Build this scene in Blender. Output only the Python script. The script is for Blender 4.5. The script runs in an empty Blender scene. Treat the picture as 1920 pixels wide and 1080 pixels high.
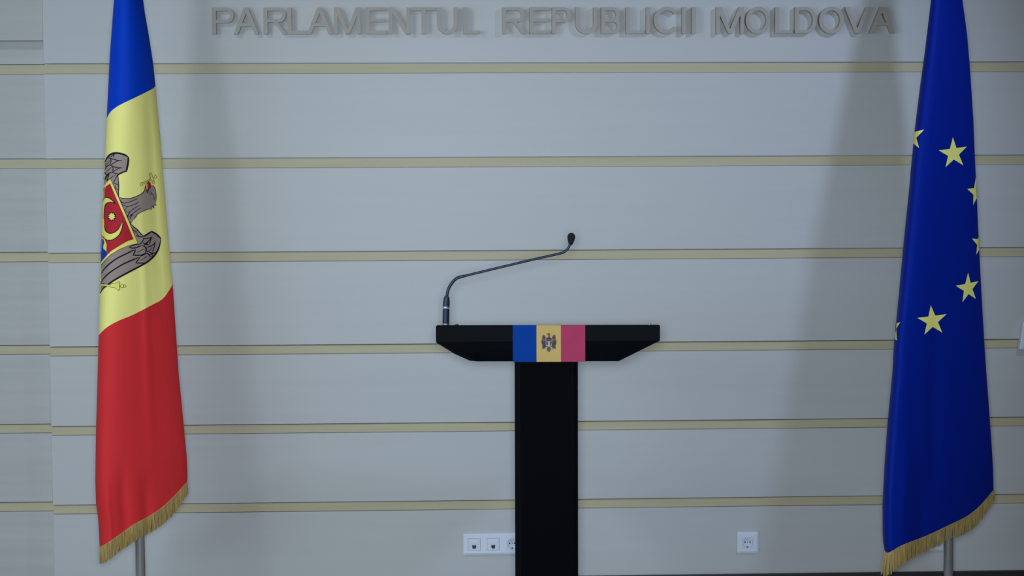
import bpy, bmesh, math, random
from mathutils import Vector, Matrix
from mathutils.geometry import delaunay_2d_cdt
random.seed(7)
S = bpy.context.scene
COL = S.collection

# ------------------------------------------------------------------ camera
CAM = Vector((-0.333, -7.56, 1.78))
YAW, PITCH, ROLL, F = 0.0439866, 0.0764040, -0.0035431, 3849.6
FW = Vector((math.sin(YAW)*math.cos(PITCH), math.cos(YAW)*math.cos(PITCH), -math.sin(PITCH)))
R0 = Vector((math.cos(YAW), -math.sin(YAW), 0)); U0 = R0.cross(FW)
RT = R0*math.cos(ROLL) + U0*math.sin(ROLL); UP = -R0*math.sin(ROLL) + U0*math.cos(ROLL)
cd = bpy.data.cameras.new('camera'); cam = bpy.data.objects.new('camera', cd); COL.objects.link(cam)
m = Matrix((RT, UP, -FW)).transposed().to_4x4(); m.translation = CAM
cam.matrix_world = m
cd.sensor_width = 36.0; cd.lens = F/1920*36; cd.clip_end = 60
S.camera = cam

def at(px, py, Y):
    """point of the vertical plane y=Y seen at pixel (px,py) of the photograph"""
    d = RT*((px-960)/F) - UP*((py-540)/F) + FW
    t = (Y-CAM.y)/d.y
    return CAM + d*t

# ------------------------------------------------------------------ light
w = bpy.data.worlds.new('room_light'); S.world = w; w.use_nodes = True
bg = w.node_tree.nodes['Background']; bg.inputs[0].default_value = (1.0, 0.75, 0.50, 1); bg.inputs[1].default_value = 0.045
def spot(name, loc, target, cone, blend, power, color, rad):
    l = bpy.data.lights.new(name, 'SPOT'); l.spot_size = math.radians(cone); l.spot_blend = blend
    l.energy = power; l.color = color; l.shadow_soft_size = rad
    o = bpy.data.objects.new(name, l); COL.objects.link(o); o.location = loc
    o.rotation_euler = (Vector(target)-Vector(loc)).to_track_quat('-Z', 'Y').to_euler()
    return o
def area(name, loc, target, sx, sy, power, color):
    l = bpy.data.lights.new(name, 'AREA'); l.shape = 'RECTANGLE'; l.size = sx; l.size_y = sy
    l.energy = power; l.color = color
    o = bpy.data.objects.new(name, l); COL.objects.link(o); o.location = loc
    o.rotation_euler = (Vector(target)-Vector(loc)).to_track_quat('-Z', 'Y').to_euler()
    return o
spot('stage_light_front', (-0.35, -7.4, 1.82), (-0.12, 0, 0.68), 52, 1.0, 835, (0.74, 0.86, 1.0), 0.25)
spot('stage_light_left', (-2.35, -2.4, 3.3), (-0.75, 0, 1.0), 82, 1.0, 60, (0.80, 0.88, 1.0), 0.15)
spot('stage_light_right', (2.3, -2.4, 3.3), (0.50, 0, 1.15), 62, 1.0, 140, (0.52, 0.66, 1.0), 0.15)
area('window_light_near', (-5.0, -3.6, 1.7), (-0.6, 0, 1.0), 2.6, 2.0, 47, (0.60, 0.78, 1.0))
area('window_light_far', (-4.0, -5.0, 1.9), (-0.6, 0, 1.0), 2.6, 2.0, 60, (0.60, 0.78, 1.0))
S.view_settings.view_transform = 'Standard'; S.view_settings.look = 'None'
S.view_settings.gamma = 1.0; S.view_settings.use_curve_mapping = False
S.view_settings.exposure = 0.0

# ------------------------------------------------------------------ materials
def mat(name, col, rough=0.6, metal=0.0, spec=0.5, sheen=0.0, bump=None, vary=None):
    """vary=(scale xyz, amount) colour grain; bump=(scale xyz, strength, distance)"""
    M = bpy.data.materials.new(name); M.use_nodes = True; nt = M.node_tree
    b = nt.nodes['Principled BSDF']
    b.inputs['Base Color'].default_value = (*col, 1); b.inputs['Roughness'].default_value = rough
    b.inputs['Metallic'].default_value = metal; b.inputs['Specular IOR Level'].default_value = spec
    if sheen: b.inputs['Sheen Weight'].default_value = sheen
    def noise(sc, detail=6):
        tc = nt.nodes.new('ShaderNodeTexCoord'); mp = nt.nodes.new('ShaderNodeMapping'); mp.inputs['Scale'].default_value = sc
        n = nt.nodes.new('ShaderNodeTexNoise'); n.inputs['Scale'].default_value = 1.0; n.inputs['Detail'].default_value = detail
        nt.links.new(tc.outputs['Object'], mp.inputs[0]); nt.links.new(mp.outputs[0], n.inputs['Vector']); return n
    if vary:
        n = noise(vary[0]); r = nt.nodes.new('ShaderNodeValToRGB')
        r.color_ramp.elements[0].position = 0.3; r.color_ramp.elements[1].position = 0.7
        a = vary[1]
        c2 = vary[2] if len(vary) > 2 else col
        r.color_ramp.elements[0].color = (*[c*(1-a) for c in c2], 1); r.color_ramp.elements[1].color = (*[min(1, c*(1+a)) for c in col], 1)
        nt.links.new(n.outputs[0], r.inputs[0]); nt.links.new(r.outputs[0], b.inputs['Base Color'])
    if bump:
        n = noise(bump[0], 3); bp = nt.nodes.new('ShaderNodeBump'); bp.inputs['Strength'].default_value = bump[1]; bp.inputs['Distance'].default_value = bump[2]
        nt.links.new(n.outputs[0], bp.inputs['Height']); nt.links.new(bp.outputs[0], b.inputs['Normal'])
    return M
WALLC = (0.475, 0.480, 0.455)
M_wall = mat('pale wood laminate', WALLC, 0.45, vary=((1.2, 3, 38), 0.02), bump=((3, 20, 160), 0.15, 0.0005))
M_wall2 = mat('pale grained wood laminate', (0.43, 0.425, 0.395), 0.5, vary=((1.1, 3, 34), 0.055), bump=((3, 20, 160), 0.2, 0.0006))
M_strip = mat('tan wood strip', (0.465, 0.412, 0.250), 0.5, vary=((2, 3, 60), 0.04))
M_letter = mat('beige painted letter', (0.355, 0.318, 0.262), 0.5, vary=((30, 30, 30), 0.04))
M_base = mat('black baseboard', (0.012, 0.011, 0.010), 0.5, vary=((5, 5, 5), 0.2))
M_floor = mat('dark grey floor', (0.30, 0.29, 0.27), 0.5, vary=((3, 3, 3), 0.15))
M_plastic = mat('white plastic', (0.66, 0.71, 0.76), 0.3, vary=((8, 8, 8), 0.02))
M_plastic2 = mat('white plastic insert', (0.61, 0.66, 0.72), 0.35, vary=((8, 8, 8), 0.02))
M_hole = mat('dark socket hole', (0.02, 0.025, 0.035), 0.6, vary=((9, 9, 9), 0.1))
M_grey = mat('grey plastic shell', (0.30, 0.34, 0.36), 0.4, vary=((9, 9, 9), 0.04))
M_black = mat('black lectern laminate', (0.0022, 0.0030, 0.0045), 0.5, spec=0.05, vary=((40, 40, 40), 0.15))
M_steel = mat('brushed steel', (0.50, 0.50, 0.48), 0.35, metal=0.5, vary=((60, 60, 2), 0.1))
M_mic = mat('dark blue black metal', (0.020, 0.030, 0.055), 0.35, metal=0.3, vary=((50, 50, 50), 0.1))
M_foam = mat('black foam', (0.006, 0.010, 0.013), 0.9, bump=((900, 900, 900), 0.6, 0.001), vary=((200, 200, 200), 0.3))
M_silver = mat('silver ring', (0.45, 0.48, 0.5), 0.3, metal=0.7, vary=((50, 50, 50), 0.05))
CB = ((700, 700, 700), 0.12, 0.0004)
def cloth(name, c, sp=0.08): return mat(name, c, 0.6, spec=sp, bump=CB, vary=((9, 9, 3), 0.03))
M_cblue = cloth('blue satin', (0.0004, 0.046, 0.50))
M_cyel = cloth('yellow satin', (0.96, 0.89, 0.27))
M_cred = cloth('red satin', (0.72, 0.034, 0.036))
M_ceu = cloth('deep blue satin', (0.0003, 0.016, 0.26))
M_star = cloth('yellow printed star', (0.98, 0.92, 0.22))
M_gold = mat('gold fringe thread', (0.46, 0.32, 0.105), 0.6, vary=((300, 300, 20), 0.3))
M_ink = cloth('dark printed line', (0.012, 0.010, 0.020))
M_eagle = cloth('grey brown print', (0.36, 0.28, 0.23))
M_pyel = cloth('bright yellow print', (0.92, 0.84, 0.17))
M_pred = cloth('bright red print', (0.50, 0.024, 0.035))
M_pblue = cloth('royal blue print', (0.005, 0.055, 0.38))
M_pgrn = cloth('green print', (0.02, 0.12, 0.03))
# printed plate colours
M_lblue = mat('plate blue', (0.001, 0.050, 0.31), 0.5, spec=0.04, vary=((20, 20, 20), 0.03))
M_lyel = mat('plate yellow', (0.66, 0.45, 0.145), 0.5, spec=0.04, vary=((20, 20, 20), 0.03))
M_lred = mat('plate red', (0.48, 0.052, 0.125), 0.5, spec=0.04, vary=((20, 20, 20), 0.03))
# perforated black sheet
M_perf = mat('perforated black sheet', (0.0015, 0.0016, 0.0025), 0.55, spec=0.02)
nt = M_perf.node_tree; b = nt.nodes['Principled BSDF']
tc = nt.nodes.new('ShaderNodeTexCoord'); mp = nt.nodes.new('ShaderNodeMapping'); mp.inputs['Scale'].default_value = (220, 220, 220)
vo = nt.nodes.new('ShaderNodeTexVoronoi'); vo.inputs['Randomness'].default_value = 0.0; vo.inputs['Scale'].default_value = 1.0
rp = nt.nodes.new('ShaderNodeValToRGB'); rp.color_ramp.elements[0].position = 0.28; rp.color_ramp.elements[1].position = 0.36
rp.color_ramp.elements[0].color = (0.0005, 0.0005, 0.0007, 1); rp.color_ramp.elements[1].color = (0.0022, 0.0024, 0.0034, 1)
nt.links.new(tc.outputs['Object'], mp.inputs[0]); nt.links.new(mp.outputs[0], vo.inputs['Vector'])
nt.links.new(vo.outputs['Distance'], rp.inputs[0]); nt.links.new(rp.outputs[0], b.inputs['Base Color'])

# ------------------------------------------------------------------ helpers
def tag(o, label=None, cat=None, group=None, kind=None):
    if label: o['label'] = label
    if cat: o['category'] = cat
    if group: o['group'] = group
    if kind: o['kind'] = kind
    return o
def empty(name, loc, rz=0.0):
    o = bpy.data.objects.new(name, None); COL.objects.link(o); o.location = loc; o.rotation_euler = (0, 0, rz)
    o.empty_display_size = 0.1
    return o
class MB:
    """collects shapes, builds ONE mesh object; origin is subtracted from world points"""
    def __init__(s, org=(0, 0, 0)): s.v = []; s.f = []; s.mi = []; s.o = Vector(org)
    def add(s, vs, fs, mi=0):
        n = len(s.v); s.v += [Vector(p)-s.o for p in vs]; s.f += [tuple(i+n for i in f) for f in fs]; s.mi += [mi]*len(fs)
    def box(s, a, b, mi=0):
        x0, y0, z0 = a; x1, y1, z1 = b
        s.add([(x0,y0,z0),(x1,y0,z0),(x1,y1,z0),(x0,y1,z0),(x0,y0,z1),(x1,y0,z1),(x1,y1,z1),(x0,y1,z1)],
              [(0,3,2,1),(4,5,6,7),(0,1,5,4),(1,2,6,5),(2,3,7,6),(3,0,4,7)], mi)
    def prism(s, pts, y0, y1, mi=0):
        """pts (x,z) polygon, extruded from y0 (front) to y1"""
        n = len(pts)
        s.add([(x, y0, z) for x, z in pts]+[(x, y1, z) for x, z in pts],
              [tuple(range(n)), tuple(range(2*n-1, n-1, -1))]+[(i, i+n, (i+1) % n+n, (i+1) % n) for i in range(n)], mi)
    def tube(s, pts, rad, n=12, cap=True, mi=0):
        pts = [Vector(p) for p in pts]; rad = rad if hasattr(rad, '__len__') else [rad]*len(pts)
        vs = []; fs = []; up = None
        for i, p in enumerate(pts):
            t = (pts[min(i+1, len(pts)-1)]-pts[max(i-1, 0)]).normalized()
            if up is None:
                up = Vector((0, 1, 0)) if abs(t.y) < 0.9 else Vector((1, 0, 0))
            a = t.cross(up).normalized(); bb = a.cross(t).normalized(); up = bb
            for k in range(n):
                q = 2*math.pi*k/n; vs.append(p+(a*math.cos(q)+bb*math.sin(q))*rad[i])
        for i in range(len(pts)-1):
            for k in range(n):
                k2 = (k+1) % n; fs.append((i*n+k, i*n+k2, (i+1)*n+k2, (i+1)*n+k))
        if cap: fs.append(tuple(range(n-1, -1, -1))); fs.append(tuple((len(pts)-1)*n+k for k in range(n)))
        s.add(vs, fs, mi)
    def build(s, name, mats, parent=None, smooth=False, bevel=0, wn=False):
        me = bpy.data.meshes.new(name); me.from_pydata([tuple(v) for v in s.v], [], s.f)
        mats = mats if isinstance(mats, (list, tuple)) else [mats]
        for mm in mats: me.materials.append(mm)
        for p, i in zip(me.polygons, s.mi): p.material_index = i
        bm = bmesh.new(); bm.from_mesh(me); bmesh.ops.recalc_face_normals(bm, faces=bm.faces) if not getattr(s, 'keep', False) else None
        bm.to_mesh(me); bm.free()
        if smooth:
            for p in me.polygons: p.use_smooth = True
        o = bpy.data.objects.new(name, me); COL.objects.link(o)
        if parent: o.parent = parent
        if bevel:
            md = o.modifiers.new('bevel', 'BEVEL'); md.width = bevel; md.segments = 2; md.limit_method = 'ANGLE'; md.angle_limit = math.radians(40)
        return o

# ------------------------------------------------------------------ the setting
XJ = -1.699          # left end of the main panelled wall
XR = 3.6
edges = [2.0293, 1.6850, 1.3411, 0.9963, 0.7020, 0.4090]      # lower edges of the boards
tops = [1.9915, 1.6475, 1.3040, 0.9610, 0.6670, 0.3735]       # upper edges of the boards below
b = MB()
zt = [2.70]+tops; zb = edges+[0.119]
b.box((XJ, 0.0300, 0.0), (XR, 0.09, 2.70))
for z1, z0 in zip(zt, zb): b.box((XJ, 0.0, z0), (XR, 0.0300, z1))
tag(b.build('wall_back', M_wall, bevel=0.0012), 'pale wood panelled wall of wide horizontal boards', None, None, 'structure')
n = 1
for z1, z0 in zip(edges, tops):
    b = MB(); b.box((XJ+0.001, 0.0075, z0+0.0012), (XR, 0.0298, z1-0.0032))
    tag(b.build('trim_%d' % n, M_strip), None, None, None, 'structure'); n += 1
# recessed wall left of the joint
DR = 0.067
b = MB(); b.box((-4.2, DR+0.030, 0.0), (XJ, DR+0.09, 2.70))
for z1, z0 in zip([2.70]+tops, edges+[0.119]): b.box((-4.2, DR, z0), (XJ-0.0008, DR+0.030, z1))
tag(b.build('wall_left', M_wall2, bevel=0.0012), 'recessed pale wood panelled wall beside the joint', None, None, 'structure')
for z1, z0 in zip(edges, tops):
    b = MB(); b.box((-4.2, DR+0.0075, z0+0.0012), (XJ-0.001, DR+0.0298, z1-0.0032))
    tag(b.build('trim_%d' % n, M_strip), None, None, None, 'structure'); n += 1
zh = at(40, 76, 0.004).z
b = MB(); b.box((-4.2, 0.004, zh), (XJ-0.0008, DR-0.0005, 2.70))
tag(b.build('trim_%d' % n, M_wall2, bevel=0.001), None, None, None, 'structure')
b = MB(); b.box((XJ, -0.014, 0.0), (XR, -0.0005, 0.1185))
tag(b.build('baseboard_back', M_base, bevel=0.002), None, None, None, 'structure')
b = MB(); b.box((-4.2, DR-0.014, 0.0), (XJ-0.001, DR-0.0005, 0.1185))
tag(b.build('baseboard_left', M_base, bevel=0.002), None, None, None, 'structure')
b = MB(); b.box((-4.2, -9.0, -0.05), (XR, 0.16, 0.0))
tag(b.build('floor', M_floor), None, None, None, 'structure')

# ------------------------------------------------------------------ raised letters
CAPH, ST, BR = 49.3, 7.6, 6.2        # cap height, stem and bar width in photograph pixels
def arc(cx, cy, rxo, ryo, rxi, ryi, a0, a1, n=14):
    """ring segment as quads (angles in degrees)"""
    q = []
    for i in range(n):
        p = [math.radians(a0+(a1-a0)*(i+k)/n) for k in (0, 1)]
        q.append([(cx+rxi*math.cos(p[0]), cy+ryi*math.sin(p[0])), (cx+rxo*math.cos(p[0]), cy+ryo*math.sin(p[0])),
                  (cx+rxo*math.cos(p[1]), cy+ryo*math.sin(p[1])), (cx+rxi*math.cos(p[1]), cy+ryi*math.sin(p[1]))])
    return q
def rect(x0, y0, x1, y1): return [(x0, y0), (x1, y0), (x1, y1), (x0, y1)]
def glyph(c, w):
    h, t, r = CAPH, ST, BR
    if c == 'I': return [rect(0, 0, t, h)]
    if c == 'L': return [rect(0, 0, t, h), rect(t, 0, w, r)]
    if c == 'E': return [rect(0, 0, t, h), rect(t, 0, w, r), rect(t, h-r, w-1, h), rect(t, h*.5-r*.4, w-3, h*.5+r*.6)]
    if c == 'T': return [rect(w/2-t/2, 0, w/2+t/2, h-r), rect(0, h-r, w, h)]
    if c in 'PR':
        y0 = h*0.42 if c == 'P' else h*0.44; ry = (h-y0)/2; cy = y0+ry; cx = w-ry*0.98-(2 if c == 'R' else 0); rx = ry*0.98
        g = [rect(0, 0, t, h), rect(t, h-r, cx, h), rect(t, y0, cx, y0+r)]+arc(cx, cy, rx, ry, rx-t, ry-r, -90, 90)
        if c == 'R':
            g += [[(w*0.42, y0+1), (w*0.60, y0+1), (w*0.74, y0*0.62), (w*0.60, y0*0.60)], [(w*0.60, y0*0.60), (w*0.74, y0*0.62), (w, 0), (w-t*1.2, 0)]]
        return g
    if c == 'B':
        y0 = h*0.50; ry = (h-y0+r*0.5)/2; cy = h-ry; cx = w-2-ry; ry2 = (y0+r*0.5)/2; cx2 = w-ry2
        return [rect(0, 0, t, h), rect(t, h-r, cx, h), rect(t, y0-r/2, cx, y0+r/2), rect(t, 0, cx2, r)] + \
            arc(cx, cy, ry, ry, ry-t, ry-r, -90, 90)+arc(cx2, ry2, ry2, ry2, ry2-t, ry2-r, -90, 90)
    if c == 'D':
        rx = w*0.52; cx = w-rx
        return [rect(0, 0, t, h), rect(t, h-r, cx, h), rect(t, 0, cx, r)]+arc(cx, h/2, rx, h/2, rx-t, h/2-r, -90, 90, 20)
    if c == 'U':
        ry = w*0.47
        return [rect(0, ry, t, h), rect(w-t, ry, w, h)]+arc(w/2, ry, w/2, ry+0.6, w/2-t, ry-r, 180, 360, 20)
    if c == 'O': return arc(w/2, h/2, w/2, h/2+0.8, w/2-t, h/2-r, 0, 360, 40)
    if c == 'C': return arc(w*0.53, h/2, w*0.53, h/2+0.8, w*0.53-t, h/2-r, 38, 322, 34)
    if c == 'M':
        return [rect(0, 0, t*.9, h), rect(w-t*.9, 0, w, h), [(0, h), (t*1.3, h), (w/2+t*.45, 0), (w/2-t*.45, 0)],
                [(w-t*1.3, h), (w, h), (w/2+t*.45, 0), (w/2-t*.45, 0)]]
    if c == 'N': return [rect(0, 0, t*.9, h), rect(w-t*.9, 0, w, h), [(0, h), (t*1.15, h), (w, 0), (w-t*1.15, 0)]]
    if c == 'V': return [[(0, h), (t*1.05, h), (w/2+t*.5, 0), (w/2-t*.5, 0)], [(w-t*1.05, h), (w, h), (w/2+t*.5, 0), (w/2-t*.5, 0)]]
    if c == 'A':
        return [[(0, 0), (t*1.05, 0), (w/2+t*.55, h), (w/2-t*.55, h)], [(w-t*1.05, 0), (w, 0), (w/2+t*.55, h), (w/2-t*.55, h)],
                rect(w*0.22, h*0.29, w*0.78, h*0.29+r)]
LET = [('PARLAMENTUL', [(399, 440), (439, 486), (495, 539), (540, 578), (576, 624), (627, 677), (686, 725), (729, 769), (771, 817), (819, 858), (868, 899)]),
       ('REPUBLICII', [(941, 986), (992, 1030), (1034, 1070), (1078, 1119), (1126, 1163), (1172, 1206), (1210, 1218), (1224, 1271), (1277, 1285), (1295, 1303)]),
       ('MOLDOVA', [(1341, 1393), (1396, 1442), (1451, 1484), (1488, 1529), (1533, 1580), (1581, 1629), (1627, 1675)])]
ORD = ['first', 'second', 'third', 'fourth', 'fifth', 'sixth', 'seventh', 'eighth', 'ninth', 'tenth', 'last']
LZ = at(960, 64, 0).z; LH = (at(960, 14.6, 0).z-LZ)/CAPH
for word, sp in LET:
    for i, (c, (xa, xb)) in enumerate(zip(word, sp)):
        X0 = at(xa, 40, 0).x; X1 = at(xb, 40, 0).x; k = (X1-X0)/(xb-xa)
        b = MB((X0, 0, LZ))
        for q, poly in enumerate(glyph(c, xb-xa)):
            b.prism([(X0+x*k, LZ+y*LH) for x, y in poly], -0.0270-0.00004*q, -0.0002-0.00002*q)
        o = b.build('letter', M_letter); o.location = (X0, 0, LZ)
        nth = ORD[i] if i < len(word)-1 else 'last'
        tag(o, 'beige raised capital letter %s, %s letter of the word %s on the wall' % (c, nth, word), 'letter', 'raised letters of the wall inscription')

# ------------------------------------------------------------------ wall sockets
def rrect(cx, cz, w, h, r, n=6):
    p = []
    for sx, sz, a in ((1, 1, 0), (-1, 1, 90), (-1, -1, 180), (1, -1, 270)):
        for k in range(n+1):
            q = math.radians(a+90*k/n); p.append((cx+sx*(w/2-r)+r*math.cos(q), cz+sz*(h/2-r)+r*math.sin(q)))
    return p
def disc(b, cx, cz, r, y0, y1, n=20, mi=0): b.prism([(cx+r*math.cos(2*math.pi*k/n), cz+r*math.sin(2*math.pi*k/n)) for k in range(n)], y0, y1, mi)
def power_face(root, cx, cz):
    o = Vector(root.location)
    b = MB(o); r = 0.0195                       # socket insert with recessed round well
    N = 40; ring = [(math.cos(2*math.pi*k/N), math.sin(2*math.pi*k/N)) for k in range(N)]
    sq = rrect(cx, cz, 0.045, 0.045, 0.003, 9)
    # flat square rim pierced by the well
    sqn = [(cx+0.0235*x/max(abs(x), abs(z)), cz+0.0235*z/max(abs(x), abs(z))) for x, z in ring]
    v = [(x, -0.0112, z) for x, z in sqn]+[(cx+r*x, -0.0112, cz+r*z) for x, z in ring]+[(cx+r*0.93*x, -0.0016, cz+r*0.93*z) for x, z in ring]+[(x, -0.0095, z) for x, z in sqn]
    f = []
    for k in range(N):
        k2 = (k+1) % N; f += [(k, k2, N+k2, N+k), (N+k, N+k2, 2*N+k2, 2*N+k), (3*N+k, 3*N+k2, k2, k)]
    f.append(tuple(2*N+k for k in range(N)))
    b.add(v, f); ins = b.build('socket_insert', M_plastic2, root)
    b = MB(o); disc(b, cx-0.0095, cz+0.0005, 0.0027, -0.0024, -0.0012); disc(b, cx+0.0095, cz+0.0005, 0.0027, -0.0024, -0.0012)
    disc(b, cx, cz+0.0005, 0.0018, -0.0024, -0.0012); b.build('contact_hole', M_hole, ins)
    b = MB(o); b.box((cx-0.0022, -0.006, cz-0.0185), (cx+0.0022, -0.0014, cz-0.0150)); b.build('earth_clip', M_hole, ins)
def data_face(root, cx, cz):
    o = Vector(root.location)
    b = MB(o); b.prism(rrect(cx, cz, 0.045, 0.045, 0.002), -0.0118, -0.0085)
    ins = b.build('data_insert', M_plastic2, root, bevel=0.0006)
    b = MB(o); b.prism(rrect(cx, cz+0.0125, 0.038, 0.014, 0.001), -0.0128, -0.0117); b.build('label_window', M_plastic, ins, bevel=0.0004)
    b = MB(o); x = 0.0072
    b.prism([(cx-x, cz-0.002), (cx-x, cz-0.0105), (cx-x*.75, cz-0.0160), (cx+x*.75, cz-0.0160), (cx+x, cz-0.0105), (cx+x, cz-0.002), (cx+x*.4, cz-0.002), (cx+x*.4, cz-0.0035), (cx-x*.4, cz-0.0035), (cx-x*.4, cz-0.002)], -0.0122, -0.0116)
    b.build('data_port', M_hole, ins)
def plate_frame(root, cx, cz, w, h):
    """bevelled cover plate"""
    o = Vector(root.location); b = MB(o)
    A = rrect(cx, cz, w, h, 0.0055); B = rrect(cx, cz, w-0.001, h-0.001, 0.0055); C = rrect(cx, cz, w-0.014, h-0.014, 0.003)
    n = len(A)
    v = [(x, -0.0002, z) for x, z in A]+[(x, -0.0060, z) for x, z in B]+[(x, -0.0094, z) for x, z in C]
    f = [tuple(range(n)), tuple(2*n+k for k in range(n))]
    for k in range(n):
        k2 = (k+1) % n; f += [(k, k2, n+k2, n+k), (n+k, n+k2, 2*n+k2, 2*n+k)]
    # the plate stays open behind the power wells: a ring, so build the centre slightly sunk
    b.add(v, f); return b
def socket(name, px, py, kinds, label, w=None):
    c = at(px, py, 0); n = len(kinds); w = w or (0.0815+0.071*(n-1)); h = 0.0815
    root = empty(name, (c.x, 0, c.z)); tag(root, label, 'socket')
    o = Vector(root.location); cx0 = c.x-0.071*(n-1)/2
    b = MB(o)
    # frame built from bars around each insert
    A = rrect(c.x, c.z, w, h, 0.0060); B = rrect(c.x, c.z, w-0.0015, h-0.0015, 0.0055); n2 = len(A)
    v = [(x, -0.0002, z) for x, z in A]+[(x, -0.0070, z) for x, z in B]
    b.add(v, [(k, (k+1) % n2, n2+(k+1) % n2, n2+k) for k in range(n2)])
    iw, ih = w-0.016, 0.0465
    def ringface(): pass
    C = rrect(c.x, c.z, w-0.016, h-0.016, 0.0004)
    b.add([(x, -0.0070, z) for x, z in B]+[(x, -0.0100, z) for x, z in C], [(k, (k+1) % n2, n2+(k+1) % n2, n2+k) for k in range(n2)])
    # face between the inserts
    x0, x1 = c.x-(w-0.016)/2, c.x+(w-0.016)/2; z0, z1 = c.z-(h-0.016)/2, c.z+(h-0.016)/2; q = 0.0232
    b.box((x0, -0.0100, c.z+q), (x1, -0.006, z1)); b.box((x0, -0.0100, z0), (x1, -0.006, c.z-q))
    xs = x0
    for i in range(n):
        cx = cx0+0.071*i; b.box((xs, -0.0100, c.z-q), (cx-q, -0.006, c.z+q)); xs = cx+q
    b.box((xs, -0.0100, c.z-q), (x1, -0.006, c.z+q))
    b.build('cover_frame', M_plastic, root)
    for i, kd in enumerate(kinds):
        (power_face if kd == 'p' else data_face)(root, cx0+0.071*i, c.z)
    return root
xl = at(868, 1019.5, 0).x
t3 = at(889, 1020, 0).x
cx3 = at(925, 1019.5, 0)
socket('wall_socket', 924.6, 1019.3, ['d', 'd', 'p'], 'long white wall plate with two data ports, partly behind the lectern column')
socket('wall_socket', 1401.5, 1016.6, ['p'], 'single square white power socket low on the wall between lectern and blue flag')
socket('wall_socket', 1751.0, 1012.5, ['p'], 'white socket plate half hidden behind the gold fringe of the blue flag')

# white device on the wall at the right edge
p = at(1911, 655, 0); root = empty('wall_control_box', (p.x+0.055, 0, p.z+0.05)); tag(root, 'pale wall mounted box cut off by the right edge of the photo', 'control box')
o = Vector(root.location); b = MB(o)
xa = at(1911.5, 655, -0.03).x; zb_ = at(1911.5, 655.5, -0.03).z; zt_ = at(1919.5, 603, -0.03).z; xt = at(1919.0, 603, -0.03).x
W = 0.12
b.prism([(xa, zb_), (xa+W, zb_), (xa+W-(xt-xa), zt_), (xt, zt_)], -0.03, -0.0003)
b.build('box_body', M_plastic, root, bevel=0.004)
b = MB(o); b.prism(rrect(xa+W/2, (zb_+zt_)/2+.01, 0.05, 0.035, 0.004), -0.032, -0.0298); b.build('display', M_grey, root)

# ------------------------------------------------------------------ lectern
YL = -0.90
cz = at(1026.5, 610.5, YL); zT = cz.z; zM = at(1026, 639, YL).z; zB = at(1026, 677.5, YL+0.02).z
halfw = (at(1236.5, 625, YL).x-at(817, 625, YL).x)/2; xc = (at(1236.5, 625, YL).x+at(817, 625, YL).x)/2
root = empty('lectern', (xc, YL, 0), math.radians(-3.4))
tag(root, 'black lectern with wide faceted desk and a striped flag plate on a slim column', 'lectern')
hr = (1160.5-1026.5)/578.0; hl = (1026.5-893)/578.0
DP = 0.40; sl = math.tan(math.radians(13))
b = MB()
# front face row: top edge, mid edge; lower edge pulled back
lx = lambda p: (p-1026.5)/578.0
zk = lambda p: zT-(p-610.5)/578.0
V = [(-halfw, 0, zT), (halfw, 0, zT), (halfw, 0, zM), (-hr, 0.020, zB), (-hl, 0.020, zB), (lx(862), 0.008, zk(662.5)), (-halfw, 0, zk(641)),
     (-halfw, 0.012, zk(643)), (lx(849.5), 0.030, zk(667.5)+.003), (lx(878), 0.034, zB+.001),
     (-halfw+.004, DP, zT-sl*DP), (halfw-.004, DP, zT-sl*DP), (halfw-.004, DP, zM-0.02), (hl, DP, zB), (lx(885), DP, zB), (-halfw+.004, DP, zM-0.02)]
V[3] = (hr, 0.020, zB)
Fc = [(0, 1, 2, 6), (6, 2, 5), (5, 2, 3, 4), (6, 5, 8, 7), (5, 4, 9, 8), (0, 6, 7, 15, 10), (7, 8, 9, 14, 15), (4, 3, 13, 14, 9), (2, 12, 13, 3), (1, 11, 12, 2), (0, 10, 11, 1), (10, 15, 14, 13, 12, 11)]
b.add(V, Fc); b.build('desk', M_black, root, bevel=0.0008)
# thin lip along the front of the reading surface
b = MB(); b.box((-halfw+.003, 0.001, zT-0.001), (halfw-.003, 0.010, zT+0.0012)); b.build('top_lip', M_black, root, bevel=0.0006)
for px in (854, 1218.5):
    x = (px-1026.5)/578.0; b = MB(); b.tube([(x, 0.02, zT-0.004), (x, 0.02, zT+0.0028), (x, 0.02, zT+0.0040)], [0.006, 0.006, 0.003], 14); b.build('screw_cap', M_mic if px < 1000 else M_silver, root, smooth=False)
# column
cw = 0.5*(1085-965)/574.0; cxo = (1023.3-1026.5)/578.0; ch = 0.016; cy0, cy1 = 0.045, 0.205
b = MB()
pl = [(-cw, cy0+ch), (-cw+ch*.35, cy0+ch*.35), (-cw+ch, cy0), (cw-ch, cy0), (cw-ch*.35, cy0+ch*.35), (cw, cy0+ch), (cw, cy1-ch), (cw-ch, cy1), (-cw+ch, cy1), (-cw, cy1-ch)]
n = len(pl); b.add([(cxo+x, y, 0.018) for x, y in pl]+[(cxo+x, y, zB+0.0005) for x, y in pl], [tuple(range(n)), tuple(range(n, 2*n))]+[(k, (k+1) % n, n+(k+1) % n, n+k) for k in range(n)])
b.build('column', M_black, root)
b = MB(); b.box((cxo-cw+ch+.002, cy0-0.0025, 0.02), (cxo+cw-ch-.002, cy0-0.0001, zB-0.001)); b.build('perforated_panel', M_perf, root)
b = MB(); b.prism([(x, z) for x, z in rrect(cxo, 0.009, 0.50, 0.018, 0.004)], -0.08, 0.33); b.build('base_plate', M_black, root, bevel=0.002)
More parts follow.
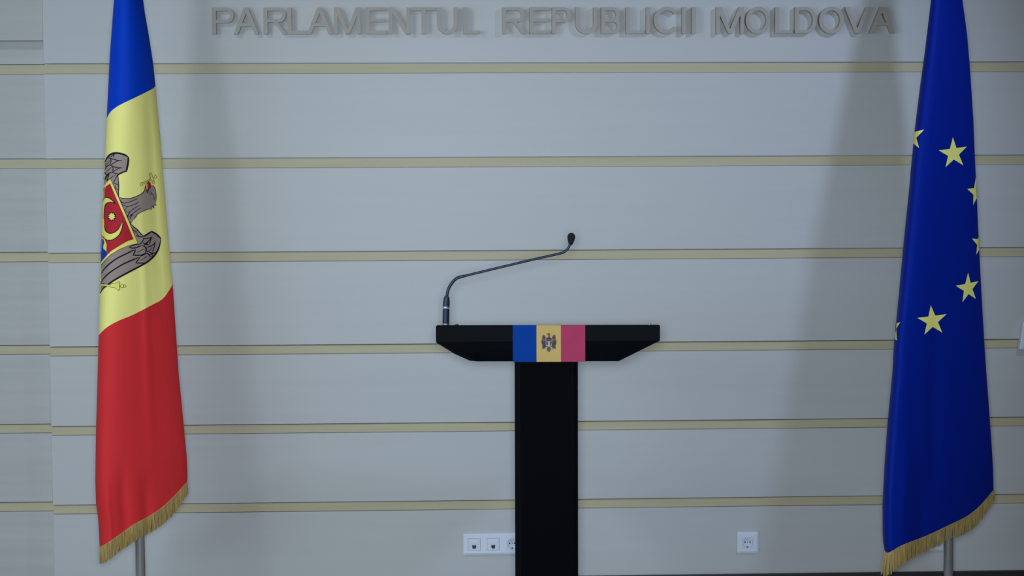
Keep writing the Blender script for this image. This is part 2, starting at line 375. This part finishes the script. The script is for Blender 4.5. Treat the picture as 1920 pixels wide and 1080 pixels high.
# flag plate (three stripes) with the eagle emblem
pxs = [960.3, 1005.0, 1051.0, 1096.8]; X = [(p-1026.5)/578.0 for p in pxs]; pzt = zT+0.0015; pzb = zB+0.001
b = MB()
for i in range(3): b.box((X[i], -0.0035, pzb), (X[i+1], -0.0006, pzt), i)
plate = b.build('flag_plate', [M_lblue, M_lyel, M_lred], root)
plate['label'] = 'blue, yellow and red plate with a small eagle emblem'
# emblem, traced 55x55 px window (1000..1055, 615..670) zoomed 19.6x
b = MB(); lay = [0]
def ex(x): return (1000+x/21.42*1.0909-1026.5+0.2)/578.0 if False else (1000+x*55/1079.0*(60/55.0*1079/1178)-1026.5)/578.0
def ez(y): return zT-((615+y*55/1080.0)-610.5)/578.0
def eshape(pts, mi):
    lay[0] += 1; y = -0.0037-0.00004*lay[0]
    pp = [(ex(x), ez(yy)) for x, yy in pts]; b.prism(pp, y, -0.0034, mi)
INK, GR, RD, BL, YL2, GN = 0, 1, 2, 3, 4, 5
mir = lambda P_: [(1114-x, y) for x, y in P_][::-1]
wing = [(352,240),(322,268),(305,330),(300,420),(285,470),(302,560),(312,640),(306,720),(297,802),(340,752),(362,790),(392,752),(420,782),(450,700),(470,500),(446,345),(425,300),(398,258)]
eshape(wing, GR); eshape(mir(wing), GR)
for fx in (330, 360, 392, 422):
    ln = [(fx, 300+abs(fx-370)*.4), (fx+14, 300+abs(fx-370)*.4), (fx+18, 395), (fx+4, 400)]
    eshape(ln, INK); eshape(mir(ln), INK)
for fx in (318, 345, 374, 404):
    ln = [(fx, 470), (fx+13, 470), (fx+20, 700), (fx+8, 745)]
    eshape(ln, INK); eshape(mir(ln), INK)
eshape([(470,690),(644,690),(640,800),(557,905),(474,815)], GR)
for fx in (500, 550, 600): eshape([(fx,720),(fx+12,720),(fx+8,845),(fx+3,845)], INK)
eshape([(520,350),(533,285),(522,240),(497,236),(470,190),(515,205),(548,176),(588,184),(606,215),(598,262),(604,350)], GR)
eshape([(470,188),(512,206),(508,236),(492,232)], INK)
eshape([(436,346),(678,346),(682,500),(660,610),(557,690),(454,610),(432,500)], YL2)
eshape([(446,356),(668,356),(672,488),(442,488)], RD)
eshape([(490,350),(624,350),(620,385),(494,385)], INK)
eshape([(557+58*math.cos(k*math.pi/8), 425+52*math.sin(k*math.pi/8)) for k in range(16)], INK)
eshape([(557+44*math.cos(k*math.pi/8), 428+38*math.sin(k*math.pi/8)) for k in range(16)], RD)
eshape([(442,496),(512,496),(528,540),(524,655),(460,606)], BL)
eshape(mir([(442,496),(512,496),(528,540),(524,655),(460,606)]), BL)
eshape([(265,480),(292,500),(330,560),(352,650),(420,700),(470,660),(500,700),(430,742),(350,720),(312,640)], GN)
eshape([(850,492),(815,505),(792,560),(765,650),(700,705),(650,665),(612,700),(690,742),(770,715),(802,640)], GN)
eshape([(440,715),(480,700),(505,715),(452,800),(425,790)], YL2)
eshape(mir([(440,715),(480,700),(505,715),(452,800),(425,790)]), YL2)
emb = b.build('eagle_emblem', [M_ink, mat('emblem brown', (0.12, 0.07, 0.06), 0.5, vary=((200, 200, 200), 0.2)), mat('emblem red', (0.22, 0.02, 0.03), 0.5, vary=((200, 200, 200), 0.1)), mat('emblem blue', (0.02, 0.025, 0.16), 0.5, vary=((200, 200, 200), 0.1)), mat('emblem yellow', (0.55, 0.50, 0.20), 0.5, vary=((200, 200, 200), 0.1)), mat('emblem green', (0.01, 0.035, 0.02), 0.5, vary=((200, 200, 200), 0.1))], plate)

# ------------------------------------------------------------------ gooseneck microphone
YM = YL+0.075
bp = at(836.3, 613, YM); zbase = zT-sl*0.055+0.0035
root = empty('gooseneck_microphone', (bp.x, YM, zbase)); tag(root, 'dark gooseneck microphone rising from the left end of the lectern and bending right', 'microphone')
o = Vector(root.location)
P = lambda x, y: at(x, y, YM)
def spline(pts, n=8):
    out = []
    for i in range(len(pts)-1):
        p0 = pts[max(i-1, 0)]; p1 = pts[i]; p2 = pts[i+1]; p3 = pts[min(i+2, len(pts)-1)]
        for k in range(n):
            t = k/n
            out.append(tuple(0.5*((2*p1[j])+(-p0[j]+p2[j])*t+(2*p0[j]-5*p1[j]+4*p2[j]-p3[j])*t*t+(-p0[j]+3*p1[j]-3*p2[j]+p3[j])*t**3) for j in range(len(p1))))
    out.append(tuple(pts[-1])); return out
u = 1/569.0
b = MB(o); b.tube([Vector((bp.x, YM, zbase)), P(836.0, 607), P(836.6, 579)], [6.4*u, 6.4*u, 6.3*u], 24); b.build('base_barrel', M_mic, root, smooth=False)
b = MB(o); b.tube([P(836.0, 608.5), P(836.1, 606.5)], [6.9*u, 6.9*u], 24); b.build('metal_ring', M_silver, root)
b = MB(o); b.tube([P(836.6, 577.6), P(836.7, 574.6)], 6.6*u, 24); b.build('metal_ring', M_silver, root)
b = MB(o); b.tube([P(836.7, 574.6), P(837.2, 565), P(837.6, 558.5), P(837.8, 555.5), P(838, 554.5)], [6.4*u, 6.2*u, 5.4*u, 4.2*u, 2.8*u], 24); b.build('collar', M_mic, root)
neck = spline([(838.0, 556), (839.3, 547), (843.2, 537), (850, 527.5), (857, 521.5), (866, 518.5), (880, 515.3), (940, 500.7), (1000, 486.5), (1050, 475.2), (1059, 471.5), (1065.5, 465), (1069.0, 456.5)], 8)
b = MB(o); b.tube([P(x, y) for x, y in neck], [2.9*u if 838 < x < 870 else (2.3*u if x < 1048 else 2.4*u) for x, y in neck], 14); b.build('gooseneck', M_mic, root, smooth=True)
b = MB(o); hd = [(1069.3, 459.5, 2.0), (1069.6, 458.4, 3.2), (1070.2, 455, 4.8), (1070.8, 450, 6.5), (1071.1, 446, 7.3), (1071.3, 442.5, 7.3), (1071.5, 439.5, 6.0), (1071.6, 437.6, 4.0), (1071.7, 436.6, 1.4)]
b.tube([P(x, y) for x, y, r in hd], [r*u for x, y, r in hd], 24); b.build('windscreen', M_foam, root, smooth=True)

# ------------------------------------------------------------------ flags
def lerp(T, y):
    if y <= T[0][0]: return T[0][1]
    for (a, va), (b_, vb) in zip(T, T[1:]):
        if y <= b_: return va+(vb-va)*(y-a)/(b_-a)
    return T[-1][1]
class Flag:
    def __init__(s, YP, L, Rr, rows, expo, depth=0.40, back=0.30, crease=()):
        s.YP, s.L, s.R, s.rows, s.expo, s.depth, s.back, s.crease = YP, L, Rr, rows, expo, depth, back, crease
    def f(s, t, py):
        e = lerp(s.expo, py); v = max(0.0, math.sin(math.pi*min(1, max(0, t))**e))
        v = v**0.70
        for c, wd, a, ya, yb in s.crease:
            if ya < py < yb: v += a*math.exp(-((t-c)/wd)**2)*math.sin(math.pi*(py-ya)/(yb-ya))*min(1, 8*t*(1-t))
        return v
    def base(s, px, py, backside=False):
        xl, xr = lerp(s.L, py), lerp(s.R, py); Wm = (xr-xl)/540.0
        t = (px-xl)/(xr-xl)
        if t < 0: t = -t; backside = True
        elif t > 1: t = 2-t; backside = True
        px = xl+(xr-xl)*t
        if not backside: Y = s.YP-s.depth*Wm*s.f(t, py)
        else: Y = s.YP+s.back*Wm*(math.sin(math.pi*t)*(0.75+0.25*math.cos(6*math.pi*t)))
        return at(px, py, Y)
    def pt(s, px, py, off=0.0, backside=False):
        p = s.base(px, py, backside)
        if off == 0: return p
        xl, xr = lerp(s.L, py), lerp(s.R, py)
        if backside: d = 0.6; a = s.base(min(px+d, xr-.01), py, True)-s.base(max(px-d, xl+.01), py, True)
        else: a = s.base(px+0.6, py)-s.base(px-0.6, py)
        c = s.base(px, py+1.5, backside)-s.base(px, py-1.5, backside)
        n_ = a.cross(c)
        if n_.length < 1e-12: return p
        n_.normalize(); m_ = at((xl+xr)/2, py, s.YP-0.15*s.depth*(xr-xl)/540.0)
        if n_.dot(p-m_) < 0: n_ = -n_
        return p+n_*off
    def cloth(s, org, mats, parent, nrow=34, N=56):
        b = MB(org); b.keep = False; grid = []
        segs = len(s.rows)-1; mi = []
        for g in range(segs):
            for k in range(nrow+(1 if g == segs-1 else 0)):
                v = k/nrow; ring = []
                for j in range(2*N):
                    t = j/N if j <= N else 2-j/N; back = j > N
                    # rounder sampling near both edges
                    t = 0.5-0.5*math.cos(math.pi*t)
                    # row height depends on the column, solve for y at this t
                    y0 = s.rows[g](t); y1 = s.rows[g+1](t); py = y0+(y1-y0)*v
                    xl, xr = lerp(s.L, py), lerp(s.R, py)
                    ring.append(s.pt(xl+(xr-xl)*t, py, 0, back))
                grid.append(ring); mi.append(g)
        M = 2*N; vs = [p for r in grid for p in r]; 
        for i in range(len(grid)-1):
            pass
        fs = []; ms = []
        for i in range(len(grid)-1):
            for j in range(M):
                fs.append((i*M+j, i*M+(j+1) % M, (i+1)*M+(j+1) % M, (i+1)*M+j)); ms.append(mi[i])
        fs.append(tuple(range(M-1, -1, -1))); ms.append(0)
        b.add(vs, fs); b.mi = ms
        return b.build('flag_cloth', mats, parent, smooth=True)
    def fringe(s, org, parent, length, n=230, spread=None):
        b = MB(org); hem = s.rows[-1]
        for back in (False, True):
            for i in range(n):
                t = (i+random.random()*0.8)/n; t = min(1, max(0, t))
                t2 = 0.5-0.5*math.cos(math.pi*t) if True else t
                t2 = 0.35*t2+0.65*t
                y = hem(t2); xl, xr = lerp(s.L, y), lerp(s.R, y); px = xl+(xr-xl)*t2
                a = s.pt(px, y-1.0, 0.0012, back)
                ln = length(t2)/540.0*(1+random.uniform(-0.10, 0.05))
                dx = random.uniform(-0.0035, 0.0035)+(spread(t2) if spread else 0)/540.0; dy = random.uniform(-0.004, 0.004)
                r = random.uniform(0.0009, 0.0014)
                b.tube([a, a+Vector((dx*.3, dy*.3, -ln*.35)), a+Vector((dx*.7, dy*.8, -ln*.7)), a+Vector((dx, dy, -ln))], [r, r*1.1, r*1.05, r*.7], 4)
        # braid along the hem
        for back in (False, True):
            pts = []
            for k in range(61):
                t = k/60; y = hem(t); xl, xr = lerp(s.L, y), lerp(s.R, y); pts.append(s.pt(xl+(xr-xl)*t, y+0.3, 0.001, back))
            b.tube(pts, 0.0020, 6)
        return b.build('fringe', M_gold, parent)

def resample(pts, step=3.0):
    out = []
    for a, c in zip(pts, pts[1:]):
        L_ = math.hypot(c[0]-a[0], c[1]-a[1]); n = max(1, int(L_/step))
        out += [(a[0]+(c[0]-a[0])*k/n, a[1]+(c[1]-a[1])*k/n) for k in range(n)]
    return out+[pts[-1]]
class Decal:
    """print lying on the cloth; built from filled shapes and pen lines given in photograph pixels"""
    def __init__(s, flag, org): s.fl, s.b, s.k, s.lv = flag, MB(org), 0, 0; s.b.keep = False
    def off(s): s.k += 1; return 0.0005+0.00036*s.lv+0.000006*(s.k % 30)
    def fill(s, pts, mi, step=2.4):
        of = s.off(); bd = resample(list(pts)+[pts[0]], step)[:-1]
        xs = [p[0] for p in bd]; ys = [p[1] for p in bd]; V2 = [Vector(p) for p in bd]; n = len(bd)
        x = min(xs)+step/2
        def inside(px, py):
            c = False; j = n-1
            for i in range(n):
                if (ys[i] > py) != (ys[j] > py) and px < (xs[j]-xs[i])*(py-ys[i])/(ys[j]-ys[i])+xs[i]: c = not c
                j = i
            return c
        while x < max(xs):
            y = min(ys)+step/2
            while y < max(ys):
                if inside(x, y) and min((x-q[0])**2+(y-q[1])**2 for q in bd) > (step*.45)**2: V2.append(Vector((x, y)))
                y += step
            x += step
        r = delaunay_2d_cdt(V2, [], [list(range(n))], 1, 1e-5)
        vs = [s.fl.pt(v[0], v[1], of) for v in r[0]]
        fs = [tuple(f) for f in r[2]]
        s.b.add(vs, fs, mi)
    def line(s, pts, wd, mi, smooth=True, taper=True):
        of = s.off()
        p = spline([tuple(q) for q in pts], 6) if smooth and len(pts) > 2 else resample(pts, 2.0)
        vs = []; n = len(p)
        for i, q in enumerate(p):
            a = p[max(0, i-1)]; c = p[min(n-1, i+1)]; dx, dy = c[0]-a[0], c[1]-a[1]; L_ = math.hypot(dx, dy) or 1
            w_ = wd/2
            if taper: w_ *= min(1.0, 0.35+0.65*min(i, n-1-i)/max(1, n*0.18))
            vs += [s.fl.pt(q[0]-dy/L_*w_, q[1]+dx/L_*w_, of), s.fl.pt(q[0]+dy/L_*w_, q[1]-dx/L_*w_, of)]
        s.b.add(vs, [(2*i, 2*i+1, 2*i+3, 2*i+2) for i in range(n-1)], mi)
    def build(s, name, mats, parent):
        me = s.b.build(name, mats, parent, smooth=True)
        # every print face looks away from the pole
        return me

def pole_and_base(root, px_top, py_top, px, YP):
    o = Vector(root.location); b = MB(o); x, y = root.location.x, root.location.y
    b.tube([(x, y, 0.03), (x, y, 2.62)], 0.0165, 24); b.build('pole', M_steel, root, smooth=True)
    b = MB(o); prof = [(0.17, 0.0), (0.17, 0.012), (0.16, 0.022), (0.11, 0.035), (0.06, 0.055), (0.030, 0.085), (0.024, 0.13), (0.0215, 0.132), (0.018, 0.134)]
    b.tube([(x, y, z) for r, z in prof], [r for r, z in prof], 40); b.build('stand_base', M_steel, root, smooth=True)
    b = MB(o); prof = [(0.012, 2.62), (0.024, 2.63), (0.012, 2.645), (0.010, 2.66), (0.022, 2.70), (0.014, 2.76), (0.001, 2.82)]
    b.tube([(x, y, z) for r, z in prof], [r for r, z in prof], 20); b.build('finial', M_gold, root, smooth=True)

# --- left flag: blue, yellow, red
YP = -0.42
L1 = [(-190, 226), (-120, 222), (0, 213.5), (100, 206), (200, 201), (280, 197.6), (332, 195), (421, 191.5), (510, 188.3), (600, 185.5), (700, 183), (800, 180), (900, 178.5), (945, 180), (972, 184), (1000, 185.5), (1030, 187), (1100, 187)]
R1 = [(-190, 246), (-120, 254), (0, 268.5), (26, 272), (65, 279), (117, 287), (162, 291.8), (182, 293.6), (260, 301), (332, 306.5), (421, 313.6), (510, 321), (540, 324.5), (640, 331), (700, 335), (760, 341), (860, 350.5), (890, 351.5), (920, 350), (1100, 350)]
def crv(T): return lambda t: lerp(T, t)
def smoothT(T, n=40):
    p = spline(T, 8); return [(a, b_) for a, b_ in p]
top1 = lambda t: -185.0
b1 = smoothT([(0, 222), (0.06, 211), (0.15, 203), (0.30, 194.5), (0.55, 183.5), (0.80, 172.5), (0.94, 166), (1.0, 161)])
b2 = smoothT([(0, 629), (0.07, 618), (0.15, 609.5), (0.28, 600), (0.45, 590), (0.70, 572), (0.86, 559), (1.0, 533)])
h1 = smoothT([(0, 1026), (0.10, 1018), (0.40, 984), (0.58, 968), (0.74, 950), (0.90, 924), (1.0, 903)])
fl = Flag(YP, L1, R1, [top1, crv(b1), crv(b2), crv(h1)], [(0, 0.72), (150, 0.66), (420, 0.48), (620, 0.38), (1000, 0.34)], 0.55, 0.30,
          [(0.82, 0.09, -0.045, 120, 620), (0.62, 0.05, 0.03, 300, 900), (0.30, 0.06, -0.05, 860, 1060), (0.12, 0.04, 0.05, 880, 1070), (0.55, 0.06, -0.05, 880, 1060)])
pc = at(263, 1040, YP)
froot = empty('flag', (pc.x, YP, 0)); tag(froot, 'blue, yellow and red flag with an eagle, hanging furled on a steel stand', 'flag')
pole_and_base(froot, 0, 0, 0, YP)
cl = fl.cloth(Vector(froot.location), [M_cblue, M_cyel, M_cred], froot)
fl.fringe(Vector(froot.location), cl, lambda t: 33 if t < 0.85 else 33-9*(t-0.85)/0.15, 250)

d = Decal(fl, Vector(froot.location))
T7 = lambda *p: [(180+x/7.714, 270+y/7.714) for x, y in p]
T8 = lambda *p: [(180+x/6.75, 400+y/6.75) for x, y in p]
sm = lambda pts: spline(pts, 3)
K, G, Rd, Yw, Bu = 0, 1, 2, 3, 4
# upper wing
d.lv = 0
d.fill(T7((100,330),(125,250),(165,190),(215,140),(290,125),(370,138),(430,160),(475,192),(470,260),(455,345),(438,402),(380,418),(322,452),(328,560),(330,680),(322,770),(300,760),(270,660),(240,590),(210,530),(160,580),(110,640),(90,560),(90,440)), G)
lines7 = [([(132,262),(165,198),(220,146),(290,130),(370,142),(432,166),(468,192)], 26), ([(468,186),(464,260),(452,335),(434,405)], 26), ([(440,392),(390,408),(325,442),(300,470)], 20),
 ([(312,440),(322,500),(330,600),(326,700),(330,770)], 12), ([(128,265),(126,330),(116,420),(108,520)], 14),
 ([(175,195),(215,212),(260,222),(320,238),(380,240)], 13), ([(330,240),(280,262),(245,285),(215,300)], 11), ([(215,212),(220,250),(205,300)], 11),
 ([(270,140),(250,190)], 12), ([(215,195),(240,165),(262,145)], 10), ([(195,300),(240,322),(310,342),(380,346)], 13), ([(340,352),(290,372),(240,405)], 11), ([(235,320),(250,350),(238,400)], 11),
 ([(238,402),(190,425),(150,440),(130,400)], 13), ([(130,320),(165,318),(205,296)], 12), ([(142,305),(180,275),(215,225)], 8), ([(152,398),(190,370),(228,335)], 8), ([(132,370),(165,320)], 12),
 ([(225,405),(265,420),(320,432)], 12), ([(195,425),(180,470),(165,535)], 12), ([(165,535),(210,495),(290,440)], 8), ([(130,520),(150,470),(185,430)], 12), ([(160,540),(150,500),(185,440)], 8),
 ([(305,455),(280,510),(252,560)], 11), ([(252,560),(290,575),(330,600)], 10), ([(292,590),(275,640),(300,650),(330,672)], 9)]
d.lv = 1
for p_, w_ in lines7: d.line(T7(*p_), w_/7.714, K)
# neck and head
d.lv = 0
d.fill(T7((318,752),(340,775),(400,788),(480,786),(560,766),(630,735),(685,695),(702,655),(712,610),(740,690),(765,650),(800,604),(830,610),(855,655),(868,740),(866,800),(858,865),(868,885),(835,885),(835,925),(812,905),(790,942),(770,935),(720,955),(650,985),(590,1025),(548,1075),(520,1110),(470,1140),(440,1160),(430,1100),(390,990),(350,860)), G)
d.fill(T8((355,-55),(400,-20),(470,20),(520,30),(500,60),(460,100),(448,130),(455,160),(520,215),(570,265),(612,290),(580,300),(500,300),(475,260),(440,150),(400,60)), G)
d.lv = 1
for p_, w_ in [([(322,765),(370,782),(430,790),(500,785),(570,764),(630,735),(680,700),(702,660),(712,600)], 12), ([(795,606),(822,603),(845,630),(860,680),(869,740),(868,800),(858,865)], 9),
 ([(858,868),(868,888),(838,882),(836,928),(812,905),(795,945),(772,936)], 8), ([(775,936),(720,955),(650,985),(590,1025),(545,1080)], 9),
 ([(330,792),(365,830),(400,855),(480,840),(550,812),(610,790)], 10), ([(365,868),(410,890),(450,906),(540,880),(590,855),(625,832)], 10), ([(452,906),(430,940),(412,970),(440,982),(480,984),(530,945),(590,908),(648,880)], 10),
 ([(482,985),(460,1040),(455,1075)], 10), ([(490,1075),(520,1020),(570,975),(620,940),(662,920)], 10), ([(795,705),(825,735),(838,780),(838,820)], 8), ([(400,855),(375,850),(350,845)], 9)]:
    d.line(T7(*p_), w_/7.714, K)
d.lv = 2
ring = [(785+13*math.cos(a*math.pi/8), 715+22*math.sin(a*math.pi/8)) for a in range(17)]
d.line(T7(*ring), 0.9, Bu, taper=False)
# crown and cross
d.fill(T7((714,620),(735,560),(755,540),(785,560),(795,610),(775,640),(750,680),(738,700),(722,660)), Rd)
d.fill(T7((722,610),(735,575),(746,600),(742,650),(732,665)), Yw)
for p_ in ([(712,580),(716,630),(738,712)], [(738,712),(760,660),(800,604)], [(745,590),(748,640),(740,690)]): d.line(T7(*p_), 1.0, K)
def outl(pts, mi, wd):
    d.fill(pts, mi); d.line(list(pts)+[pts[0]], wd, K, smooth=False, taper=False)
outl(T7((632,572),(650,560),(665,562),(735,530),(785,502),(775,455),(762,440),(785,418),(800,430),(808,455),(818,488),(840,478),(850,452),(862,440),(862,460),(878,475),(868,492),(845,492),(826,502),(835,540),(848,568),(828,565),(818,580),(812,545),(800,515),(745,545),(672,578),(662,595),(645,606),(638,592)), Yw, 0.9)
# lower wing
d.lv = 0
d.fill(T8((430,130),(455,160),(520,215),(570,265),(612,290),(700,228),(760,262),(820,318),(808,385),(788,450),(748,520),(700,575),(635,625),(530,682),(410,748),(300,808),(205,865),(150,905),(95,945),(50,1010),(20,990),(10,900),(30,780),(50,650),(130,565),(200,505),(300,440),(410,398),(515,370),(480,280)), G)
d.lv = 1
for p_, w_ in [([(600,292),(650,262),(700,228)], 20), ([(692,226),(760,262),(820,320)], 22), ([(818,310),(808,385),(788,450),(748,520),(698,575),(632,625),(525,685),(405,748),(300,805),(210,860),(150,905),(90,955),(55,1012)], 22),
 ([(440,135),(480,175),(525,210),(570,262),(612,296)], 13), ([(492,462),(440,482),(380,512),(280,562),(190,625),(120,690),(72,760)], 17), ([(540,556),(490,578),(430,602),(320,655),(200,732),(120,800),(60,880)], 17),
 ([(415,432),(450,412),(500,396),(560,385),(590,350),(600,315)], 13), ([(418,432),(470,440),(530,425),(575,405)], 15), ([(590,315),(640,318),(715,300)], 11), ([(465,528),(485,500),(498,455)], 14), ([(465,530),(520,532),(580,525),(640,500)], 15),
 ([(575,402),(620,425),(630,460),(622,500)], 13), ([(500,625),(530,590),(560,548)], 13), ([(500,627),(570,630),(645,628)], 13), ([(590,372),(630,392),(665,400)], 13), ([(608,405),(650,370),(695,310)], 12), ([(665,400),(690,340),(700,305)], 11),
 ([(645,430),(690,415),(730,390),(755,350)], 13), ([(640,430),(635,470),(660,485)], 12), ([(660,480),(690,500),(712,498)], 12), ([(712,495),(730,440),(748,370)], 11), ([(630,500),(665,520),(690,560)], 14), ([(680,530),(720,505),(770,495)], 13), ([(700,555),(712,535),(722,500)], 10),
 ([(515,498),(560,475),(608,448)], 8), ([(555,600),(600,572),(642,540)], 8), ([(605,400),(630,375),(655,350)], 7), ([(655,480),(685,460),(712,430)], 8), ([(560,545),(600,525),(640,500)], 12),
 ([(455,185),(485,225),(500,230)], 9), ([(460,215),(500,225),(525,215)], 8), ([(498,230),(485,262)], 8), ([(515,228),(520,262),(548,290)], 8), ([(505,275),(540,295),(600,296)], 12), ([(440,95),(430,120),(445,150)], 9), ([(392,40),(412,10),(430,-20)], 9), ([(405,55),(432,30),(450,5)], 9), ([(425,80),(440,40),(465,18)], 9)]:
    d.line(T8(*p_), w_/6.75, K)
# shield
d.lv = 2
d.fill([(207.2,335.3),(215,353.5),(229.5,388),(241,415),(257.6,456.2),(241,460),(224,467),(208,477),(196,489),(190,497),(184,500),(183,470),(186,420),(189,370),(192,353),(200.5,342.6)], Yw)
d.line([(207.6,335.0),(215.8,353.0),(230,387),(241.6,414.5),(257.8,456)], 0.9, K, smooth=False)
d.line([(257.6,456.4),(241,460.6),(224.3,467.6),(208.4,477.6),(196.5,489.6),(190,498)], 0.8, K)
d.lv = 3
d.fill([(207.1,344.0),(212,356),(225.6,389),(237,416),(250.2,448.6),(238,452.5),(224,461),(210,470),(202,477.5),(199.2,472),(200.6,458),(196.8,448),(194.6,447.0),(188,447),(187,420),(190,380),(193.5,355),(199,350)], Rd)
d.lv = 4
d.fill([(189,447.5),(194.8,448.5),(196.6,455),(195.0,464),(199.8,471),(202,478),(195,486),(189.5,492),(184,497),(184,470)], Bu)
d.lv = 5
d.fill(T8((112,368),(128,385),(142,402),(136,480),(118,462),(104,450),(98,430)), Yw)
# crescent
cres = T7((112,812),(125,790),(150,776),(180,779),(215,798),(250,828),(280,858),(240,842),(200,842),(165,855),(142,880),(130,930),(124,1000),(121,1080)) + \
       T8((112,150),(120,200),(135,228),(160,246),(190,252),(230,240),(262,218),(292,185),(335,98),(330,160),(318,215),(295,262),(255,305),(205,332),(160,338),(125,322),(98,290),(70,250),(60,150),(70,60)) + T7((95,1000),(98,900))
d.lv = 4
d.fill(cres, Yw, 2.0)
d.lv = 5
d.line(T7((105,830),(125,788),(150,774),(182,777),(216,796),(252,828),(282,860),(240,844),(200,844),(166,857),(144,882),(132,930),(126,1000),(122,1080)), 1.5, K)
d.line(T8((112,150),(120,200),(135,230),(160,248),(190,255),(230,243),(262,221),(292,188),(335,96)), 1.5, K); d.line(T8((335,96),(333,160),(320,215),(297,265),(257,308),(206,336),(160,342),(123,326),(96,292)), 1.5, K)
def starp(cx, cy, ro, ri, n, a0=-90): return [(cx+(ro if k % 2 == 0 else ri)*math.cos(math.radians(a0+180*k/n)), cy+(ro if k % 2 == 0 else ri)*1.18*math.sin(math.radians(a0+180*k/n))) for k in range(2*n)]
d.lv = 4
d.fill(starp(210.2, 406, 8.6, 6.2, 10), K, 2.0); d.lv = 5; d.fill(starp(210.2, 406, 6.6, 4.3, 10), Yw, 2.0)
d.lv = 2
# sceptre
outl(T8((66,893),(130,900),(190,905),(190,888),(240,890),(268,872),(285,860),(300,872),(292,900),(306,912),(306,928),(292,940),(300,962),(285,976),(262,955),(240,942),(190,940),(190,926),(130,920),(66,918)), Yw, 0.9)
outl(T8((306,912),(322,896),(342,898),(350,918),(342,940),(322,943),(306,930)), Yw, 0.8)
outl(T8((350,908),(362,902),(381,920),(362,938),(350,932)), Yw, 0.8)
d.line(T8((60,890),(90,888),(112,900)), 1.0, K); d.line(T8((300,905),(300,935)), 1.6, K, smooth=False)
coat = d.build('coat_of_arms', [M_ink, M_eagle, M_pred, M_pyel, M_pblue], cl)
coat['label'] = 'printed eagle holding a sceptre with a red and blue shield on its chest'

# --- right flag: blue with yellow stars
YP2 = -0.38
L2 = [(-190, 1770), (-120, 1760), (0, 1745.5), (97, 1734), (162, 1725), (243, 1715), (324, 1707), (350, 1705), (447, 1695), (544, 1686), (641, 1676.3), (700, 1673), (806, 1663), (876, 1658), (946, 1654.5), (1008, 1655), (1027, 1657), (1040, 1661), (1100, 1661)]
R2 = [(-190, 1788), (-120, 1794), (0, 1804.6), (65, 1813.5), (130, 1819), (227, 1825.3), (324, 1829.3), (350, 1831), (415, 1833.5), (479, 1836.7), (544, 1840), (641, 1845.6), (700, 1849.5), (806, 1857.5), (876, 1862), (918, 1863), (1100, 1863)]
h2 = smoothT([(0, 1033), (0.035, 1036.5), (0.18, 1022), (0.40, 1004.5), (0.61, 984), (0.73, 972), (0.81, 961), (0.89, 946), (1.0, 919)])
fl2 = Flag(YP2, L2, R2, [lambda t: -185.0, lambda t: 400.0, crv(h2)], [(0, 0.44), (300, 0.36), (650, 0.29), (1000, 0.27)], 0.80, 0.28,
           [(0.45, 0.07, -0.03, 500, 1080), (0.20, 0.05, 0.03, 800, 1080), (0.35, 0.05, -0.04, 850, 1080)])
pc = at(1778.5, 1040, YP2)
froot = empty('flag', (pc.x, YP2, 0)); tag(froot, 'deep blue flag with yellow stars, hanging furled on a steel stand', 'flag')
pole_and_base(froot, 0, 0, 0, YP2)
cl = fl2.cloth(Vector(froot.location), [M_ceu, M_ceu], froot, nrow=40)
fl2.fringe(Vector(froot.location), cl, lambda t: lerp([(0, 46), (0.03, 44), (0.12, 40), (0.3, 32), (0.6, 30), (0.8, 33), (0.93, 27), (1, 22)], t), 260, lambda t: -5*(1-t/0.05) if t < 0.05 else 0)
def star5(tips, parent):
    """tips clockwise from the top, in photograph pixels"""
    cx = sum(t[0] for t in tips)/5; cy = sum(t[1] for t in tips)/5; pts = []
    for k in range(5):
        a, c = tips[k], tips[(k+1) % 5]; mx, my = (a[0]+c[0])/2-cx, (a[1]+c[1])/2-cy
        pts += [a, (cx+mx*0.472, cy+my*0.472)]
    dd = Decal(fl2, Vector(parent.parent.location)); edge = min(t[0] for t in tips) < 1700 or max(t[0] for t in tips) > 1840; dd.lv = 2 if edge else 0; dd.fill(pts, 0, 1.6 if edge else 2.4); dd.build('star', [M_star], parent)
star5([(1786.5, 257.5), (1812.5, 275), (1806, 310), (1772.5, 313.5), (1760, 282)], cl)
star5([(1745, 572.5), (1774.5, 589), (1766.5, 623.5), (1733, 627.5), (1719.8, 596)], cl)
star5([(1815, 511.5), (1834.5, 527), (1829.5, 560.5), (1804.3, 566.5), (1792, 535.8)], cl)
star5([(1708, 231), (1732.5, 243), (1723.5, 277.5), (1701, 281), (1688, 252)], cl)
star5([(1829, 333), (1845, 352), (1838, 383), (1824.2, 384.5), (1813, 354)], cl)
star5([(1836.0, 431), (1852, 452), (1845, 474), (1829.8, 477.5), (1822, 447.5)], cl)
dd = Decal(fl2, Vector(froot.location)); dd.lv = 2; dd.fill([(1688.6, 604.3), (1681.2, 616), (1682.4, 638.5), (1676, 634), (1668, 630), (1662, 618), (1668, 607.5), (1678, 607.3)], 0, 3.0); dd.build('star', [M_star], cl)
